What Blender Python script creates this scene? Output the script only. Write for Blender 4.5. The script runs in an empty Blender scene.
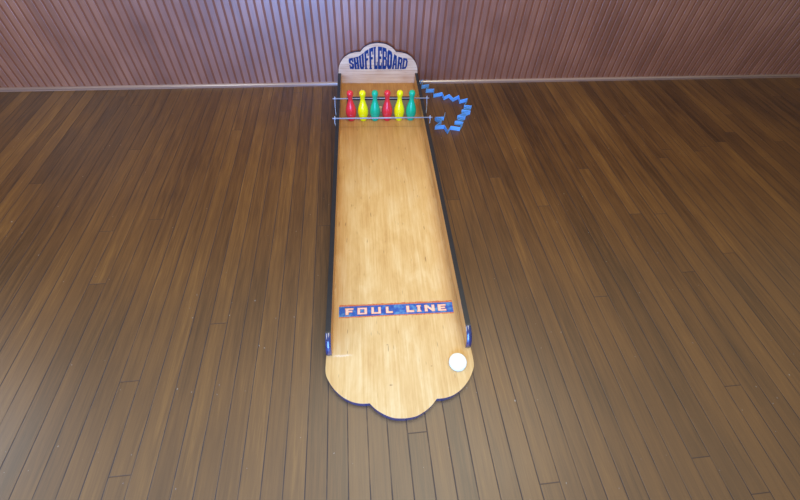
import bpy, bmesh, math, random
from mathutils import Vector, Matrix

sc = bpy.context.scene
col = sc.collection
random.seed(7)

# ------------------------------------------------------------------ helpers
def new_mesh(name, verts, faces, mats, parent=None, smooth=False, fmat=None, loc=None):
    me = bpy.data.meshes.new(name)
    me.from_pydata([tuple(v) for v in verts], [], faces)
    bm = bmesh.new(); bm.from_mesh(me)
    bmesh.ops.recalc_face_normals(bm, faces=bm.faces)
    bm.to_mesh(me); bm.free()
    if not isinstance(mats, (list, tuple)): mats = [mats]
    for m in mats: me.materials.append(m)
    for i, p in enumerate(me.polygons):
        p.use_smooth = smooth
        if fmat: p.material_index = fmat[i]
    o = bpy.data.objects.new(name, me); col.objects.link(o)
    if parent: o.parent = parent
    if loc is not None: o.location = loc
    return o

def tag(o, label=None, cat=None, group=None, kind=None):
    if label: o['label'] = label
    if cat: o['category'] = cat
    if group: o['group'] = group
    if kind: o['kind'] = kind
    return o

def empty(name, loc, rz=0):
    o = bpy.data.objects.new(name, None); col.objects.link(o)
    o.empty_display_size = .05
    o.location = loc; o.rotation_euler = (0, 0, rz)
    return o

def box_vf(x0, y0, z0, x1, y1, z1):
    v = [(x0,y0,z0),(x1,y0,z0),(x1,y1,z0),(x0,y1,z0),(x0,y0,z1),(x1,y0,z1),(x1,y1,z1),(x0,y1,z1)]
    f = [(0,3,2,1),(4,5,6,7),(0,1,5,4),(1,2,6,5),(2,3,7,6),(3,0,4,7)]
    return v, f

def lathe(profile, n=32):
    v, f = [], []
    for (r, z) in profile:
        for k in range(n):
            a = 2*math.pi*k/n
            v.append((r*math.cos(a), r*math.sin(a), z))
    for i in range(len(profile)-1):
        for k in range(n):
            a, b = i*n+k, i*n+(k+1) % n
            f.append((a, b, b+n, a+n))
    f.append(tuple(range(n))[::-1])
    m = (len(profile)-1)*n
    f.append(tuple(range(m, m+n)))
    return v, f

def tube(pts, r, n=10):
    pts = [Vector(p) for p in pts]; v, f = [], []
    up = None
    for i, p in enumerate(pts):
        d = (pts[min(i+1, len(pts)-1)]-pts[max(i-1, 0)]).normalized()
        ref = Vector((0,0,1)) if abs(d.z) < .9 else Vector((0,1,0))
        a = d.cross(ref).normalized(); b = d.cross(a).normalized()
        for k in range(n):
            t = 2*math.pi*k/n
            v.append(p+(a*math.cos(t)+b*math.sin(t))*r)
    for i in range(len(pts)-1):
        for k in range(n):
            a, b = i*n+k, i*n+(k+1) % n
            f.append((a, b, b+n, a+n))
    f.append(tuple(range(n))[::-1]); m = (len(pts)-1)*n
    f.append(tuple(range(m, m+n)))
    return v, f

def crom(pts, n=6):
    out = []
    P = [pts[0]] + list(pts) + [pts[-1]]
    for i in range(1, len(P)-2):
        p0, p1, p2, p3 = [Vector(q) for q in P[i-1:i+3]]
        for k in range(n):
            t = k/n
            q = .5*((2*p1)+(-p0+p2)*t+(2*p0-5*p1+4*p2-p3)*t*t+(-p0+3*p1-3*p2+p3)*t**3)
            out.append(tuple(q))
    out.append(tuple(pts[-1]))
    return out

def slab(name, outline, holes, w0, w1, mapf, mats, parent, m_face=0, m_edge=1, m_hole=2):
    """a flat panel with holes, extruded from w0 to w1; mapf(a,b,w)->xyz"""
    bm = bmesh.new()
    loops = []
    for lp in [outline]+holes:
        vs = [bm.verts.new((a, b, 0)) for a, b in lp]
        loops.append(vs)
    ed = []
    for vs in loops:
        for i in range(len(vs)): ed.append(bm.edges.new((vs[i], vs[(i+1) % len(vs)])))
    bmesh.ops.triangle_fill(bm, use_beauty=True, edges=ed, normal=(0,0,1))
    base = list(bm.faces)
    bm.verts.index_update()
    tri = [[v.index for v in f.verts] for f in base]
    co = [(v.co.x, v.co.y) for v in bm.verts]
    li = [[v.index for v in vs] for vs in loops]
    bm.free()
    n = len(co)
    verts = [mapf(a, b, w1) for a, b in co] + [mapf(a, b, w0) for a, b in co]
    faces = [tuple(t) for t in tri] + [tuple(i+n for i in t[::-1]) for t in tri]
    fm = [m_face]*len(tri)*2
    for k, lp in enumerate(li):
        for i in range(len(lp)):
            a, b = lp[i], lp[(i+1) % len(lp)]
            faces.append((a, b, b+n, a+n)); fm.append(m_edge if k == 0 else m_hole)
    return new_mesh(name, verts, faces, mats, parent, False, fm)

# ------------------------------------------------------------------ node materials
class NT:
    def __init__(s, name):
        s.m = bpy.data.materials.new(name); s.m.use_nodes = True
        s.t = s.m.node_tree; s.N = s.t.nodes; s.L = s.t.links
        s.b = s.N['Principled BSDF']
    def n(s, ty, **kw):
        o = s.N.new(ty)
        for k, v in kw.items(): setattr(o, k, v)
        return o
    def put(s, sock, v):
        if hasattr(v, 'is_linked') or isinstance(v, bpy.types.NodeSocket): s.L.new(v, sock)
        else: sock.default_value = v
    def math(s, op, a, b=None, c=None):
        o = s.n('ShaderNodeMath', operation=op)
        s.put(o.inputs[0], a)
        if b is not None: s.put(o.inputs[1], b)
        if c is not None: s.put(o.inputs[2], c)
        return o.outputs[0]
    def mix(s, f, a, b, mode='MIX'):
        o = s.n('ShaderNodeMix', data_type='RGBA', blend_type=mode)
        s.put(o.inputs[0], f); s.put(o.inputs[6], a); s.put(o.inputs[7], b)
        return o.outputs[2]
    def vec(s, x, y, z):
        o = s.n('ShaderNodeCombineXYZ'); s.put(o.inputs[0], x); s.put(o.inputs[1], y); s.put(o.inputs[2], z)
        return o.outputs[0]
    def noise(s, v, scale=5, detail=3, rough=.5, dist=0):
        o = s.n('ShaderNodeTexNoise'); s.L.new(v, o.inputs['Vector'])
        o.inputs['Scale'].default_value = scale; o.inputs['Detail'].default_value = detail
        o.inputs['Roughness'].default_value = rough; o.inputs['Distortion'].default_value = dist
        return o.outputs[0]
    def white(s, v):
        o = s.n('ShaderNodeTexWhiteNoise', noise_dimensions='3D'); s.L.new(v, o.inputs['Vector']); return o.outputs['Value']
    def ramp(s, f, stops):
        o = s.n('ShaderNodeValToRGB'); s.put(o.inputs[0], f); e = o.color_ramp.elements
        while len(e) < len(stops): e.new(.5)
        for i, (p, c) in enumerate(stops):
            e[i].position = p; e[i].color = (*c, 1) if len(c) == 3 else c
        return o.outputs[0]
    def rng(s, v, a, b, c=0., d=1., smooth=False):
        o = s.n('ShaderNodeMapRange'); o.clamp = True
        if smooth: o.interpolation_type = 'SMOOTHSTEP'
        s.put(o.inputs[0], v)
        for i, q in enumerate((a, b, c, d)): o.inputs[i+1].default_value = q
        return o.outputs[0]
    def xyz(s):
        tc = s.n('ShaderNodeTexCoord'); sp = s.n('ShaderNodeSeparateXYZ'); s.L.new(tc.outputs['Object'], sp.inputs[0])
        return sp.outputs[0], sp.outputs[1], sp.outputs[2]
    def bump(s, h, strength=.3, dist=.002):
        o = s.n('ShaderNodeBump'); s.L.new(h, o.inputs['Height'])
        o.inputs['Strength'].default_value = strength; o.inputs['Distance'].default_value = dist
        s.L.new(o.outputs[0], s.b.inputs['Normal'])
    def fin(s, color=None, rough=None, metal=0, spec=.5, coat=0, coatr=.1):
        if color is not None: s.put(s.b.inputs['Base Color'], (*color, 1) if isinstance(color, tuple) and len(color) == 3 else color)
        if rough is not None: s.put(s.b.inputs['Roughness'], rough)
        s.b.inputs['Metallic'].default_value = metal
        s.b.inputs['Specular IOR Level'].default_value = spec
        s.b.inputs['Coat Weight'].default_value = coat
        s.b.inputs['Coat Roughness'].default_value = coatr
        return s.m

def srgb(r, g, b):
    f = lambda c: (c/255/12.92) if c/255 <= .04045 else ((c/255+.055)/1.055)**2.4
    return (f(r), f(g), f(b))

# floor: narrow varnished strips running along Y
def mat_floor():
    s = NT('dark_varnished_floorboards'); x, y, z = s.xyz()
    px = s.math('DIVIDE', s.math('ADD', x, .017+.0728*80), .0728)
    pid = s.math('FLOOR', px); fr = s.math('FRACT', px)
    r1 = s.white(s.vec(pid, 3.1, 0.5))
    py = s.math('ADD', s.math('DIVIDE', y, 3.7), s.math('MULTIPLY', r1, 13.0))
    jid = s.math('FLOOR', py); jf = s.math('FRACT', py)
    r2 = s.white(s.vec(pid, jid, 7.7)); r3 = s.white(s.vec(pid, jid, 1.3))
    ex = s.math('MINIMUM', fr, s.math('SUBTRACT', 1, fr))
    wob = s.noise(s.vec(s.math('MULTIPLY', x, 4), s.math('MULTIPLY', y, 9), r1), 1, 3, .6)
    seam = s.math('MULTIPLY', s.rng(ex, .014, .036, 1, 0), s.rng(wob, .35, .52, .45, 1))
    ej = s.math('MINIMUM', jf, s.math('SUBTRACT', 1, jf))
    joint = s.rng(ej, .0003, .0006, .7, 0)
    gap = s.math('MAXIMUM', seam, joint)
    gv = s.vec(s.math('ADD', s.math('MULTIPLY', x, 55), s.math('MULTIPLY', r2, 40)), s.math('MULTIPLY', y, 2.2), r3)
    g1 = s.noise(gv, 1, 5, .65, .8)
    g2 = s.noise(s.vec(s.math('MULTIPLY', x, 260), s.math('MULTIPLY', y, 9), r2), 1, 3, .6)
    blot = s.noise(s.vec(s.math('MULTIPLY', x, 2.2), s.math('MULTIPLY', y, 1.4), z), 1, 3, .55)
    t = s.math('ADD', s.math('MULTIPLY', g1, .55), s.math('ADD', s.math('MULTIPLY', r2, .16), s.math('MULTIPLY', g2, .25)))
    t = s.math('ADD', t, s.math('MULTIPLY', s.math('SUBTRACT', blot, .5), .35))
    c = s.ramp(t, [(.30, FLOOR_C[0]), (.45, FLOOR_C[1]), (.58, FLOOR_C[2]), (.74, FLOOR_C[3])])
    # window sheen put into the colour: paler and greyer towards the front
    sheen_tint = s.rng(s.math('ADD', y, s.math('MULTIPLY', blot, .9)), .2, 2.5, 1, 0, True)
    c = s.mix(s.math('MULTIPLY', sheen_tint, .36), c, (*srgb(134, 108, 76), 1))
    # scattered scuffs and specks
    sp = s.noise(s.vec(s.math('MULTIPLY', x, 90), s.math('MULTIPLY', y, 60), z), 1, 1, .4)
    c = s.mix(s.rng(sp, .79, .82, 0, .55), c, (*srgb(170, 165, 155), 1))
    c = s.mix(s.math('MULTIPLY', gap, .85), c, (*srgb(26, 25, 34), 1))
    h = s.math('SUBTRACT', s.math('MULTIPLY', g2, .06), gap)
    s.bump(h, .35, .0015)
    ro = s.math('ADD', s.rng(blot, .3, .7, .30, .42), s.math('MULTIPLY', gap, .2))
    return s.fin(c, ro, spec=.42)

FLOOR_C = [srgb(54, 32, 15), srgb(84, 54, 26), srgb(102, 68, 32), srgb(130, 91, 42)]

def mat_wall():
    s = NT('varnished_beadboard'); x, y, z = s.xyz()
    pid = s.math('FLOOR', s.math('DIVIDE', s.math('ADD', x, .559+.05039*80), .05039))
    r = s.white(s.vec(pid, 2.2, 9.1))
    g = s.noise(s.vec(s.math('MULTIPLY', x, 150), s.math('MULTIPLY', z, 5), r), 1, 4, .6, .5)
    b = s.noise(s.vec(s.math('MULTIPLY', x, 4), s.math('MULTIPLY', z, 3), y), 1, 3, .55)
    t = s.math('ADD', s.math('MULTIPLY', g, .5), s.math('ADD', s.math('MULTIPLY', r, .1), s.math('MULTIPLY', b, .4)))
    c = s.ramp(t, [(.32, srgb(98, 52, 36)), (.5, srgb(132, 78, 56)), (.68, srgb(158, 100, 72))])
    # the recessed grooves' lack of sheen is put into the colour: deeper, oranger
    c = s.mix(s.rng(y, .0004, .0022, 0, .85), c, (*srgb(122, 68, 38), 1))
    s.bump(g, .12, .001)
    s.b.inputs['Coat IOR'].default_value = 2.4
    m = s.fin(c, .5, spec=.6, coat=1, coatr=.38)
    s.put(s.b.inputs['Coat Weight'], s.rng(y, .0004, .002, 1, .1))
    s.put(s.b.inputs['Coat Roughness'], s.rng(b, .3, .7, .31, .38))
    return m

def mat_board():
    s = NT('birch_plywood_deck'); x, y, z = s.xyz()   # y=-1.2 front ... 1.2 back
    g = s.noise(s.vec(s.math('MULTIPLY', x, 70), s.math('MULTIPLY', y, 2.5), z), 1, 5, .6, .6)
    g2 = s.noise(s.vec(s.math('MULTIPLY', x, 260), s.math('MULTIPLY', y, 7), z), 1, 3, .6)
    b = s.noise(s.vec(s.math('MULTIPLY', x, 11), s.math('MULTIPLY', y, 4.5), z), 1, 4, .62, .3)
    t = s.math('ADD', s.math('MULTIPLY', g, .32), s.math('ADD', s.math('MULTIPLY', g2, .2), s.math('MULTIPLY', b, .48)))
    pale = s.ramp(t, [(.34, srgb(190, 146, 84)), (.5, srgb(210, 172, 110)), (.64, srgb(224, 196, 142))])
    amber = s.ramp(t, [(.3, srgb(132, 86, 38)), (.5, srgb(166, 116, 60)), (.68, srgb(192, 146, 86))])
    # varnish: amber and unworn at the pin end and along the rails, rubbed pale where the pucks slide
    far = s.rng(s.math('ADD', y, s.math('MULTIPLY', s.math('SUBTRACT', b, .5), .8)), -.3, .98, 0, 1, True)
    side = s.rng(s.math('ADD', s.math('ABSOLUTE', x), s.math('MULTIPLY', s.math('SUBTRACT', b, .5), .07)), .19, .28, 0, .6, True)
    side = s.math('MULTIPLY', side, s.rng(y, -1.0, -.75))
    c = s.mix(s.math('MAXIMUM', s.math('POWER', far, 1.1), side), pale, amber)
    # mineral flecks in the veneer
    fl = s.noise(s.vec(s.math('MULTIPLY', x, 120), s.math('MULTIPLY', y, 16), z), 1, 1, .3)
    c = s.mix(s.rng(fl, .73, .79, 0, .6), c, (*srgb(112, 74, 40), 1))
    # pale scratch beside the left rail end, two small dark knots
    wv = s.math('MULTIPLY', s.math('SUBTRACT', g2, .5), .012)
    sc1 = s.math('MULTIPLY', s.rng(s.math('ABSOLUTE', s.math('ADD', s.math('ADD', y, 1.6-.664), wv)), .001, .006, 1, 0), s.rng(s.math('ABSOLUTE', s.math('ADD', x, .232)), .02, .045, 1, 0))
    c = s.mix(s.math('MULTIPLY', sc1, .4), c, (*srgb(236, 226, 206), 1))
    for ku, kv, kr in ((-.043, .535, .006), (-.048, .70, .0045), (-.085, .87, .004), (.125, .60, .004)):
        dx = s.math('ADD', x, -ku); dy = s.math('MULTIPLY', s.math('ADD', y, 1.6-kv), 1.9)
        rr_ = s.math('SQRT', s.math('ADD', s.math('MULTIPLY', dx, dx), s.math('MULTIPLY', dy, dy)))
        c = s.mix(s.rng(s.math('ADD', rr_, wv), kr*.4, kr*1.3, .6, 0), c, (*srgb(128, 84, 46), 1))
    # butt seam of the pin deck panel
    sm = s.rng(s.math('ABSOLUTE', s.math('SUBTRACT', y, SEAM)), .0008, .002, .6, 0)
    c = s.mix(sm, c, (*srgb(96, 66, 34), 1))
    s.bump(g2, .05, .0008)
    return s.fin(c, s.rng(b, .3, .7, .32, .45), spec=.3)
SEAM = 2.23-1.6

def mat_pale_ply():
    s = NT('pale_plywood'); x, y, z = s.xyz()
    g = s.noise(s.vec(s.math('MULTIPLY', x, 3), y, s.math('MULTIPLY', z, 85)), 1, 4, .6, .4)
    b = s.noise(s.vec(s.math('MULTIPLY', x, 7), y, s.math('MULTIPLY', z, 14)), 1, 2, .5)
    t = s.math('ADD', s.math('MULTIPLY', g, .7), s.math('MULTIPLY', b, .3))
    c = s.ramp(t, [(.32, srgb(186, 150, 128)), (.5, srgb(214, 186, 164)), (.68, srgb(230, 208, 188))])
    return s.fin(c, .38, spec=.4)

def mat_rail_wood():
    s = NT('amber_rail_wood'); x, y, z = s.xyz()
    g = s.noise(s.vec(x, s.math('MULTIPLY', y, 3), s.math('MULTIPLY', z, 110)), 1, 4, .6, .5)
    c = s.ramp(g, [(.3, srgb(150, 100, 50)), (.5, srgb(188, 138, 76)), (.7, srgb(212, 168, 104))])
    return s.fin(c, .4, spec=.4)

def mat_paint(name, c, rough=.3, worn=.15, spec=.5):
    s = NT(name); x, y, z = s.xyz()
    n = s.noise(s.vec(s.math('MULTIPLY', x, 60), s.math('MULTIPLY', y, 60), s.math('MULTIPLY', z, 60)), 1, 3, .6)
    k = s.rng(n, .3, .7, 1-worn, 1+worn)
    o = s.n('ShaderNodeVectorMath', operation='SCALE'); o.inputs[0].default_value = c; s.L.new(k, o.inputs['Scale'])
    return s.fin(o.outputs[0], rough, spec=spec)

def mat_strip():
    s = NT('worn_blue_strip_paint'); x, y, z = s.xyz()
    n = s.noise(s.vec(s.math('MULTIPLY', x, 22), s.math('MULTIPLY', y, 30), z), 1, 4, .65)
    c = s.ramp(n, [(.34, srgb(10, 54, 128)), (.5, srgb(24, 80, 156)), (.64, srgb(80, 136, 172))])
    return s.fin(c, .4, spec=.4)
def mat_red_bleed():
    s = NT('red_pigment_bleed'); x, y, z = s.xyz()
    n = s.noise(s.vec(s.math('MULTIPLY', x, 240), s.math('MULTIPLY', y, 200), z), 1, 3, .7)
    c = s.ramp(n, [(.42, srgb(178, 62, 34)), (.6, srgb(206, 140, 86))])
    return s.fin(c, .45, spec=.35)

def mat_mould():
    m = mat_paint('moulding_varnish', srgb(150, 118, 104), .3, .05, .8); b = m.node_tree.nodes['Principled BSDF']
    b.inputs['Coat Weight'].default_value = 1; b.inputs['Coat Roughness'].default_value = .3; b.inputs['Coat IOR'].default_value = 2.4
    return m

M = dict(
    floor=mat_floor(), wall=mat_wall(), board=mat_board(), pale=mat_pale_ply(), rail=mat_rail_wood(),
    blue=mat_paint('blue_sheen_edge_paint', srgb(34, 46, 88), .25, .2),  # navy edge paint with the window's blue reflection put into its colour
    black=mat_paint('black_rail_paint', srgb(26, 28, 34), .38, .15, .4),
    navy=mat_paint('navy_edge_paint', srgb(22, 22, 62), .35, .2),
    letter=mat_paint('blue_letter_paint', srgb(14, 50, 112), .4, .12, .3),
    strip=mat_strip(), red=mat_red_bleed(),
    bare=mat_paint('bare_letter_wood', srgb(240, 188, 156), .45, .08, .3),
    steel=mat_paint('brushed_steel', srgb(150, 154, 172), .45, .05),
    wire=mat_paint('pale_plastic_wire', srgb(190, 205, 225), .35, .05),
    felt=mat_paint('grey_felt', srgb(116, 111, 102), .9, .12, .1),
    peg=mat_paint('peg_wood', srgb(226, 192, 150), .5, .08),
    white=mat_paint('white_puck_plastic', srgb(226, 225, 212), .35, .02),
    paper=mat_paint('blue_paper', srgb(116, 182, 250), .5, .05, .35),
    pin_red=mat_paint('red_pin_plastic', srgb(214, 42, 56), .2, .01),
    pin_yellow=mat_paint('yellow_pin_plastic', srgb(232, 226, 8), .2, .01),
    pin_green=mat_paint('green_pin_plastic', srgb(0, 168, 128), .2, .01),
)
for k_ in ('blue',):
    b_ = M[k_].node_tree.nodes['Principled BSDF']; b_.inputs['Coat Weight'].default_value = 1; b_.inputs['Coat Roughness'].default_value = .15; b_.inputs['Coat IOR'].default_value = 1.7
M['steel'].node_tree.nodes['Principled BSDF'].inputs['Metallic'].default_value = .2

# ------------------------------------------------------------------ the room
WY = 2.83
XL, XR = -5.0, 6.5
v, f = box_vf(XL, -3.5, -.05, XR, WY+.1, 0)
tag(new_mesh('floor', v, f, M['floor']), kind='structure')

# back wall: beadboard, real grooves
prof = []
P = .05039
k0 = math.floor((XL+.559)/P)
x = -.559+P*k0
while x < XR:
    # groove centred on x, 12 mm wide and 6 mm deep, rounded shoulders
    for dx, dy in ((-.0085, 0), (-.0074, .0006), (-.0066, .0018), (-.0055, .003), (.0055, .003), (.0066, .0018), (.0074, .0006), (.0085, 0)):
        prof.append((x+dx, dy))
    x += P
verts, faces = [], []
H = 2.6
for (a, b) in prof: verts += [(a, b, 0), (a, b, H)]
n = len(prof)
for i in range(n-1): faces.append((2*i, 2*i+2, 2*i+3, 2*i+1))
bk = len(verts)
verts += [(prof[0][0], .12, 0), (prof[0][0], .12, H), (prof[-1][0], .12, 0), (prof[-1][0], .12, H)]
faces += [(0, 1, bk+1, bk), (2*n-2, bk+2, bk+3, 2*n-1), (bk, bk+1, bk+3, bk+2)]
wall = new_mesh('wall_back', verts, faces, M['wall'], loc=(0, WY, 0))
tag(wall, kind='structure')

# quarter-round shoe moulding
verts, faces = [], []
q = [(0, 0), (-.016, 0), (-.016, .006)] + [(-.002-.014*math.cos(a), .010+.014*math.sin(a)) for a in [math.radians(d) for d in range(0, 91, 10)]] + [(0, .024)]
for xx in (XL, XR):
    for a, b in q: verts.append((xx, a, b))
m = len(q)
for i in range(m): faces.append((i, (i+1) % m, m+(i+1) % m, m+i))
faces += [tuple(range(m)), tuple(range(m, 2*m))]
bb = new_mesh('baseboard_back', verts, faces, mat_mould(), loc=(0, WY, 0))
tag(bb, kind='structure')
for p in bb.data.polygons: p.use_smooth = len(p.vertices) == 4 and p.center.z > .007

# ------------------------------------------------------------------ the game board
CX, YAW, VC = .11116, -.02606, 1.6
cs, sn = math.cos(YAW), math.sin(YAW)
def world(u, v, z=0): return (CX+cs*u-sn*v, sn*u+cs*v, z)
T = .03; RT = .11
root = empty('shuffleboard_game', world(0, VC, 0), YAW)
tag(root, 'long wooden floor shuffleboard lane with scalloped ends, black side rails and arched title board', 'game board')

half = crom([(.295,.72),(.298,.66),(.2975,.60),(.285,.567),(.262,.533),(.230,.503),(.195,.483),(.160,.474),(.128,.473)], 5)
cen = crom([(.128,.473),(.105,.450),(.075,.430),(.04,.4155),(0,.4115)], 6)[1:]
right = [(.295, 2.789)] + half + cen
left = [(-a, b) for a, b in right[:-1]][::-1]
outline = [(a, b-VC) for a, b in right+left]
hole = [(a, b-VC) for a, b in ((-.236,2.352),(.236,2.352),(.236,2.60),(-.236,2.60))]
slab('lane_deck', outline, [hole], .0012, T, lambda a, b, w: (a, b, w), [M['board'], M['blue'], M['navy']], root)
v, f = box_vf(-.232, 2.356-VC, .0008, .232, 2.596-VC, .004)
tag(new_mesh('recess_mat', v, f, M['felt'], root), 'grey mat in the rectangular opening behind the pins')
v, f = box_vf(-.009, -.008, 0, .009, .008, .034)
pg = new_mesh('wood_peg', v, f, M['peg'], root, loc=(.002, 2.455-VC, .004)); tag(pg, 'small pale wooden peg')
bv = pg.modifiers.new('bevel', 'BEVEL'); bv.width = .002; bv.segments = 2

# rails
def rail(sg):
    r = .07
    pr = [(.668, T)] + [(.668, T+.012)] + [(.668+r-r*math.cos(a), RT-r+.0+r*math.sin(a)) for a in [math.radians(d) for d in range(6, 91, 4)]] + [(2.788, RT), (2.788, T)]
    n = len(pr); uo, ui = .2965*sg, .2745*sg
    verts = [(ui, a-VC, b) for a, b in pr] + [(uo, a-VC, b) for a, b in pr]
    faces = [tuple(range(n)), tuple(range(n, 2*n))[::-1]]; fm = [0, 1]
    for i in range(n):
        j = (i+1) % n
        faces.append((i, j, n+j, n+i))
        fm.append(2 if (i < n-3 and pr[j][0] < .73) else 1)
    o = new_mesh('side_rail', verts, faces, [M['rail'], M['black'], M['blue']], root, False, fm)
    for p in o.data.polygons:
        if p.material_index == 2 and len(p.vertices) == 4: p.use_smooth = True
    return o
rail(-1); rail(1)

# backboard
bh = crom([(.294,.10),(.2925,.125),(.287,.158),(.270,.197),(.240,.233),(.205,.255),(.165,.2665),(.128,.270)], 5)
bc = crom([(.128,.270),(.098,.302),(.054,.325),(0,.333)], 7)[1:]
rr = [(.294, .0012)]+bh+bc
ll = [(-a, b) for a, b in rr[:-1]][::-1]
BV = 2.790-VC
back = slab('backboard', rr+ll, [], 0, .020, lambda a, b, w: (a, BV+.020-w, b), [M['pale'], M['navy'], M['navy']], root)
tag(back, 'arched pale plywood backboard with dark painted edge and blue title lettering')

# ---- glyphs: quads in a unit box
def ring(x0, y0, x1, y1, tx, ty, c=.2):
    o = [(x0+c*(x1-x0), y0), (x1-c*(x1-x0), y0), (x1, y0+c*.7), (x1, y1-c*.7), (x1-c*(x1-x0), y1), (x0+c*(x1-x0), y1), (x0, y1-c*.7), (x0, y0+c*.7)]
    X0, X1, Y0, Y1 = x0+tx, x1-tx, y0+ty, y1-ty; d = c*.5
    i = [(X0+d*(X1-X0), Y0), (X1-d*(X1-X0), Y0), (X1, Y0+d*.4), (X1, Y1-d*.4), (X1-d*(X1-X0), Y1), (X0+d*(X1-X0), Y1), (X0, Y1-d*.4), (X0, Y0+d*.4)]
    return [(o[k], o[(k+1) % 8], i[(k+1) % 8], i[k]) for k in range(8)]
def rc(x0, y0, x1, y1): return [((x0, y0), (x1, y0), (x1, y1), (x0, y1))]
def qd(*p): return [tuple(p)]
def glyph(ch, t=.36, h=.13, s=.05):
    a = t
    if ch == 'S': return qd((0,0),(.8,0),(1,h*1.1),(0,h*1.4)) + qd((1-a,h),(1,h*1.1),(1,.47),(1-a,.42)) + qd((0,.55),(1-a,.40),(1,.47),(a,.62)) + qd((0,.55),(a,.6),(a,1-h),(0,1-h)) + qd((0,1-h),(1,1-h*1.5),(1,1),(.15,1)) + rc(.72,1-h*2.2,1,1-h) + rc(0,h,.25,h*2.2)
    if ch == 'H': return rc(.03,0,a,1)+rc(1-a,0,.97,1)+rc(a,.42,1-a,.56)+rc(0,0,a+.05,.07)+rc(1-a-.05,0,1,.07)+rc(0,.93,a+.05,1)+rc(1-a-.05,.93,1,1)
    if ch == 'U': return rc(.03,h,a,1)+rc(1-a,h,.97,1)+qd((.18,0),(.82,0),(.97,h),(.03,h))+rc(0,.93,a+.05,1)+rc(1-a-.05,.93,1,1)
    if ch == 'F': return rc(.08,0,.5,1)+rc(0,0,.62,.07)+rc(.5,1-h,1,1)+rc(.78,1-h*1.9,1,1-h)+rc(.5,.46,.85,.58)
    if ch == 'L': return rc(.08,0,.5,1)+rc(0,.93,.6,1)+rc(.5,0,1,h)+rc(.78,h,1,h*2)
    if ch == 'E': return rc(.04,0,.46,1)+rc(.46,0,1,h)+rc(.46,1-h,1,1)+rc(.46,.46,.85,.58)+rc(.8,h,1,h*1.8)+rc(.8,1-h*1.8,1,1-h)
    if ch == 'B': return rc(.02,0,.4,1)+qd((.4,0),(.82,0),(1,h),(.4,h))+rc(.68,h,1,.44)+qd((.4,.46),(.68,.44),(1,.44),(.85,.55))+qd((.4,.46),(.85,.55),(.95,.6),(.4,.58))+rc(.66,.58,.96,1-h)+qd((.4,1-h),(.96,1-h),(.8,1),(.4,1))
    if ch == 'O': return ring(0,0,1,1,t*.95,h*1.2)
    if ch == 'A': return qd((.0,0),(.36,0),(.56,1),(.25,1))+qd((.64,0),(1,0),(.78,1),(.48,1))+rc(.2,.28,.8,.40)+rc(-.03,0,.4,.07)+rc(.6,0,1.03,.07)
    if ch == 'R': return rc(.02,0,.4,1)+qd((.4,1-h),(.96,1-h),(.8,1),(.4,1))+rc(.64,.56,.96,1-h)+rc(.4,.44,.9,.56)+qd((.66,0),(1,0),(.86,.46),(.5,.46))
    if ch == 'D': return rc(.0,0,.36,1)+qd((.36,0),(.75,0),(1,h*1.6),(.36,h))+rc(.68,h*1.3,1,1-h*1.3)+qd((.36,1-h),(1,1-h*1.6),(.75,1),(.36,1))
    if ch == 'I': return rc(.1,0,.9,1)+rc(0,0,1,.12)+rc(0,.88,1,1)
    if ch == 'N': return rc(0,0,.27,1)+rc(.73,0,1,1)+qd((0,1),(.30,1),(1,0),(.70,0))
def glyph_mesh(name, quads, mapf, depth, mat, parent, sub=4):
    """mapf(a,b,w)->xyz; every quad is cut sub x sub so that the warp bends it"""
    V, F = [], []
    for qi, q in enumerate(quads):
        p = [Vector(c) for c in q]
        base = len(V)
        for w in (0, depth+qi*2e-5):
            for i in range(sub+1):
                for j in range(sub+1):
                    s_, t_ = i/sub, j/sub
                    c = (p[0]*(1-s_)+p[1]*s_)*(1-t_)+(p[3]*(1-s_)+p[2]*s_)*t_
                    V.append(mapf(c.x, c.y, w))
        k = sub+1; off = k*k
        for i in range(sub):
            for j in range(sub):
                a = base+off+i*k+j
                F.append((a, a+k, a+k+1, a+1))
        def side(idx):
            for a, b in zip(idx, idx[1:]): F.append((base+a, base+b, base+b+off, base+a+off))
        side([i*k for i in range(k)]); side([i*k+sub for i in range(k)])
        side(list(range(k))); side([sub*k+j for j in range(k)])
    return new_mesh(name, V, F, mat, parent)

# title: letters stand on a straight base line and swell under the arch
def top_z(u):
    a = abs(u+.0)
    pts = [(0,.309),(.03,.306),(.06,.296),(.09,.277),(.115,.255),(.14,.238),(.17,.229),(.21,.222),(.25,.21)]
    for (a0, z0), (a1, z1) in zip(pts, pts[1:]):
        if a <= a1: return z0+(z1-z0)*(a-a0)/(a1-a0)
    return .2
U0, U1 = -.208, .211
wd = dict(S=1, H=1.12, U=1.08, F=.98, L=.86, E=.92, B=1.04, O=1.1, A=1.12, R=1.06, D=1.08)
word = 'SHUFFLEBOARD'
tot = sum(wd[c] for c in word); gapf = .03
uu = U0
for ch in word:
    w_ = wd[ch]/tot*(U1-U0)
    def mp(a, b, w, u0=uu+w_*gapf, ww=w_*(1-2*gapf)):
        u = u0+a*ww
        u = u+ (u*.04)*(b)            # fans out a little towards the top
        zb = .1435 if abs(u) > .19 else .1415
        return (u, BV-w, zb+b*(top_z(u)-zb))
    q = glyph(ch, t=.43, h=.17)
    glyph_mesh('letter', q, mp, .0012, M['letter'], back)
    uu += w_
# faint fine print under the right half of the title
fp = []
xx = -.01
while xx < .165:
    w_ = random.uniform(.004, .011)
    fp += rc(xx, .1325, xx+w_, .1355); xx += w_+.004
glyph_mesh('fine_print', fp, lambda a, b, w: (a, BV-w, b), .0004, mat_paint('fine_print_ink', srgb(120, 104, 104), .5, .1), back, 1)

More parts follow.
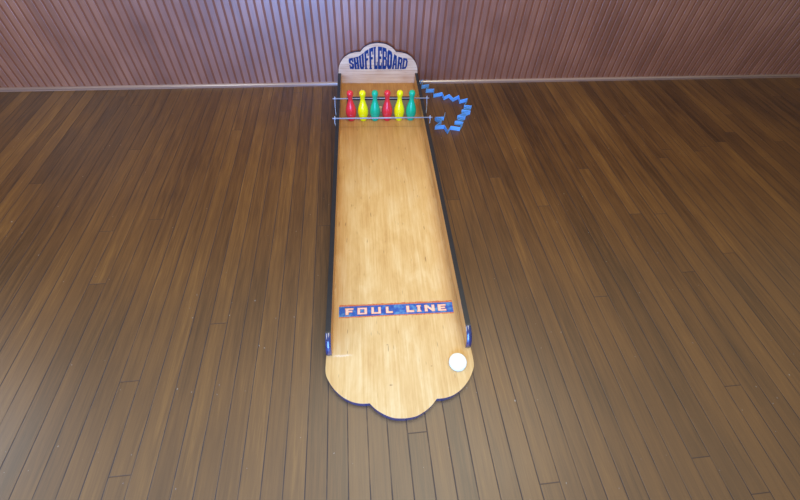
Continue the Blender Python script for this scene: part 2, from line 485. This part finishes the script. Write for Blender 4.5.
# ---- foul line strip
z0 = T
rp = []
N = 90
rndv = [random.uniform(-.0015, .002) for _ in range(2*N+2)]
verts = []; faces = []
for i in range(N+1):
    u = -.2505+.5055*i/N
    sl = -.003*(i/N)
    e0 = .8325+sl+rndv[i]; e1 = .8955+sl*.5+rndv[N+1+i]
    verts += [(u, e0-VC, z0+.0003), (u, e1-VC, z0+.0003), (u, e0-VC, z0-.0004), (u, e1-VC, z0-.0004)]
for i in range(N):
    a = 4*i; b = a+4
    faces += [(a, b, b+1, a+1), (a, a+2, b+2, b), (a+1, b+1, b+3, a+3)]
strip = None
L_, R_ = (-.2515, .838), (.2535, .8355)
def smap(a, b, w):   # a,b in metres along / across the strip
    k = (a-L_[0])/(R_[0]-L_[0])
    return (a, L_[1]+(R_[1]-L_[1])*k+b-VC, z0+w)
strip = glyph_mesh('foul_line_strip', rc(L_[0], 0, R_[0], .0495), smap, .0008, M['strip'], root, 8)
tag(strip, 'worn blue painted strip reading FOUL LINE with red bleeding edges')
new_mesh('red_border', verts, faces, M['red'], strip)
spec = [('F',-.222,-.189),('O',-.170,-.130),('U',-.109,-.069),('L',-.045,-.0165),('L',.046,.078),('I',.0925,.110),('N',.1275,.1705),('E',.187,.222)]
def fglyph(ch):
    t, h = .24, .18
    return {'F': rc(0,0,.36,1)+rc(.36,.8,1,1)+rc(.36,.4,.85,.6)+rc(-.06,.8,0,1),
            'O': rc(0,0,t,1)+rc(1-t,0,1,1)+rc(t,0,1-t,h)+rc(t,1-h,1-t,1),
            'U': rc(0,0,t,1)+rc(1-t,0,1,1)+rc(t,0,1-t,h),
            'L': rc(0,0,.36,1)+rc(.36,0,1,.24),
            'I': rc(.2,.0,.8,1)+rc(0,0,.2,.16)+rc(.8,0,1,.16)+rc(0,.84,.2,1)+rc(.8,.84,1,1),
            'N': rc(0,0,.26,1)+rc(.74,0,1,1)+qd((.26,.62),(.74,0),(.74,.38),(.26,1)),
            'E': rc(0,0,.34,1)+rc(.34,0,1,.2)+rc(.34,.8,1,1)+rc(.34,.4,.88,.6)}[ch]
for ch, a0, a1 in spec:
    def m1(a, b, w, a0=a0, a1=a1): return smap(a0+a*(a1-a0), .009+b*.0305, .0008+w)
    quads = fglyph(ch)
    g = glyph_mesh('letter', quads, m1, .0006, M['bare'], strip, 1)
    # red outline just under the pale letter
    ex = .0016
    def grow(q):
        c = (sum(p[0] for p in q)/4, sum(p[1] for p in q)/4)
        return tuple((p[0]+math.copysign(ex/(a1-a0), p[0]-c[0]), p[1]+math.copysign(ex/.0305, p[1]-c[1])) for p in q)
    glyph_mesh('letter_outline', [grow(q) for q in quads], m1, .0003, M['red'], strip, 1)

# ---- cross rods
def rod(v, ul, ur, drop_l, drop_r, z=RT+.0045):
    o = new_mesh('cross_rod', *tube([(ul, 0, 0), (ur, 0, 0)], .0044, 12), M['steel'], root, loc=(0, v-VC, z))
    for p in o.data.polygons: p.use_smooth = len(p.vertices) == 4
    tag(o, 'thin steel rod laid across both rails')
    for sg, ue, dl in ((-1, ul, drop_l), (1, ur, drop_r)):
        c = ue-sg*.016
        new_mesh('end_nut', *tube([(c-.005, 0, 0), (c+.005, 0, 0)], .0075, 6), M['steel'], o)
        pts = [(c, -.001, .016), (c, -.001, 0)]
        for k in range(1, 9):
            t_ = k/8
            pts.append((c+sg*.004*math.sin(t_*math.pi*.9)-sg*.003*t_, -.001-.35*dl*t_*t_-.05*dl*t_, -dl*t_))
        w_ = new_mesh('hanging_wire', *tube(crom(pts, 3), .0019, 8), M['wire'], o)
        for p in w_.data.polygons: p.use_smooth = len(p.vertices) == 4
rod(2.437, -.325, .338, .108, .096)
rod(2.205, -.318, .330, .042, .036)

# ------------------------------------------------------------------ pins
prof = [(.0195,0),(.0215,.0012),(.0225,.004),(.0262,.018),(.0305,.034),(.0335,.047),(.0343,.053),(.0345,.0555),(.0336,.0568),(.0336,.0582),(.0347,.0596),(.0350,.066),(.0342,.076),(.0322,.088),(.0290,.101),(.0248,.115),(.0203,.129),(.0168,.141),(.0149,.152),(.0146,.160),(.0156,.169),(.0180,.178),(.0203,.187),(.0211,.194),(.0205,.201),(.0183,.207),(.0150,.2115),(.0105,.2140),(.0055,.2150),(.001,.2152)]
P2 = crom(prof, 2)
pv, pf = lathe(P2, 40)
pin_mesh = {}
spots = [(-.201, 'pin_red', 'red', 'red bowling pin at the left end of the row, left of the first yellow pin'),
         (-.121, 'pin_yellow', 'yellow', 'yellow bowling pin second from the left, between a red and a green pin'),
         (-.041, 'pin_green', 'green', 'teal green bowling pin in the middle of the row between yellow and red'),
         (.040, 'pin_red', 'red', 'red bowling pin standing mid-row between the green and the right yellow pin'),
         (.121, 'pin_yellow', 'yellow', 'yellow bowling pin second from the right, next to the last green pin'),
         (.2005, 'pin_green', 'green', 'teal green bowling pin at the right end of the row, nearest the rail')]
for u, mk, cn, lab in spots:
    if mk not in pin_mesh:
        o = new_mesh('bowling_pin', pv, pf, M[mk], None, True)
        pin_mesh[mk] = o
    else:
        o = pin_mesh[mk].copy(); col.objects.link(o)
    o.location = world(u, 2.314, T); o.rotation_euler = (0, 0, random.uniform(0, 6))
    tag(o, lab, 'bowling pin', 'plastic bowling pins in a row on the lane')

# ------------------------------------------------------------------ puck
pp = [(.030,0),(.0335,.001),(.0355,.004),(.0358,.014),(.0350,.018),(.0325,.0205),(.028,.0212),(.012,.0208),(.001,.0208)]
pv, pf = lathe(crom(pp, 3), 56)
pk = new_mesh('shuffleboard_puck', pv, pf, M['white'], None, True, loc=world(.231, .606, T))
tag(pk, 'round white puck lying on the front right corner of the lane', 'puck')

# ------------------------------------------------------------------ blue folded paper strip
pts = [(0.5094, 2.8087), (0.5352, 2.8325), (0.5125, 2.7469), (0.5702, 2.7579), (0.5377, 2.688), (0.5991, 2.69), (0.584, 2.6172), (0.6518, 2.6395), (0.655, 2.5796), (0.7005, 2.6106), (0.721, 2.5567), (0.7693, 2.5935), (0.7641, 2.5289), (0.8277, 2.5504), (0.7833, 2.4592), (0.8344, 2.4532), (0.7527, 2.4032), (0.8124, 2.3893), (0.7083, 2.3347), (0.7624, 2.3249), (0.6769, 2.268), (0.7329, 2.2565), (0.6971, 2.1958), (0.6371, 2.2142), (0.6076, 2.1614), (0.5945, 2.2266), (0.5308, 2.2194), (0.5832, 2.2759), (0.5475, 2.3222), (0.6105, 2.3229), (0.6274, 2.3751)]
hgt = .031
th = .0016
nrm = []
P3 = [Vector(p) for p in pts]
for i in range(len(P3)):
    a = (P3[i]-P3[i-1]).normalized() if i else None
    b = (P3[i+1]-P3[i]).normalized() if i < len(P3)-1 else None
    if a is None: n_ = Vector((-b.y, b.x))
    elif b is None: n_ = Vector((-a.y, a.x))
    else:
        na, nb = Vector((-a.y, a.x)), Vector((-b.y, b.x)); n_ = (na+nb)
        n_ = n_/max(.45, n_.length_squared/2) if n_.length > .05 else na
        n_ = n_.normalized()*min(1.8, n_.length)
    nrm.append(n_)
verts, faces = [], []
for p, n_ in zip(P3, nrm):
    l = random.uniform(-.0006, .0006)
    for sgn in (-1, 1):
        for z in (0.0004, hgt):
            q = p+n_*th*.5*sgn
            verts.append((q.x+(l if z else 0), q.y, z))
for i in range(len(P3)-1):
    a = 4*i; b = a+4
    faces += [(a, b, b+1, a+1), (a+2, a+3, b+3, b+2), (a+1, b+1, b+3, a+3), (a, a+2, b+2, b)]
e = 4*(len(P3)-1)
faces += [(0, 1, 3, 2), (e, e+2, e+3, e+1)]
o = new_mesh('folded_paper_strip', verts, faces, M['paper'])
tag(o, 'bright blue accordion-folded strip standing on edge on the floor right of the lane', 'paper strip')

# ------------------------------------------------------------------ light
def area(name, loc, target, sx, sy, power, color):
    l = bpy.data.lights.new(name, 'AREA'); l.shape = 'RECTANGLE'; l.size = sx; l.size_y = sy
    l.energy = power; l.color = color
    o = bpy.data.objects.new(name, l); col.objects.link(o); o.location = loc
    o.rotation_euler = (Vector(target)-Vector(loc)).to_track_quat('-Z', 'Y').to_euler()
    return o
area('window_daylight', (-.6, -1.3, .95), (-.6, 3, .95), 2.2, 1.9, 225, (.17, .40, 1.0))
area('left_fill', (-3.4, .8, 1.9), (.2, 1.9, 0), 1.8, 1.5, 45, (.88, .94, 1.0))  # added unseen fill from the left, brightens left-facing sides
area('overhead_fill', (.6, 1.1, 3.2), (.3, 1.5, 0), 2.4, 2.4, 90, (1.0, .94, .74))  # added warm fill from overhead, balances the blue window

w = bpy.data.worlds.new('room_ambience'); sc.world = w; w.use_nodes = True
bg = w.node_tree.nodes['Background']; bg.inputs[0].default_value = (1.0, .93, .76, 1); bg.inputs[1].default_value = .36

# ------------------------------------------------------------------ camera
r = Vector((0,0,0)); 
pitch, yaw, roll, fpx = 8.53799146e-01, -1.47760080e-01, 5.91189009e-02, 396.273247
cy, sy = math.cos(yaw), math.sin(yaw); cp, sp = math.cos(pitch), math.sin(pitch)
F_ = Vector((-sy*cp, cy*cp, -sp)); R0 = Vector((cy, sy, 0)); U0_ = R0.cross(F_)
cr, sr = math.cos(roll), math.sin(roll)
R1 = R0*cr+U0_*sr; U1_ = U0_*cr-R0*sr
cam = bpy.data.cameras.new('camera'); co = bpy.data.objects.new('camera', cam); col.objects.link(co)
mt = Matrix((( R1.x, U1_.x, -F_.x, 0), (R1.y, U1_.y, -F_.y, 0), (R1.z, U1_.z, -F_.z, 1.6), (0,0,0,1)))
co.matrix_world = mt
cam.sensor_width = 36; cam.sensor_fit = 'HORIZONTAL'; cam.lens = 36*fpx/800; cam.shift_y = -25/800
cam.clip_start = .02
sc.camera = co

sc.view_settings.view_transform = 'Standard'; sc.view_settings.look = 'None'
sc.view_settings.gamma = 1; sc.view_settings.use_curve_mapping = False
sc.view_settings.exposure = 0
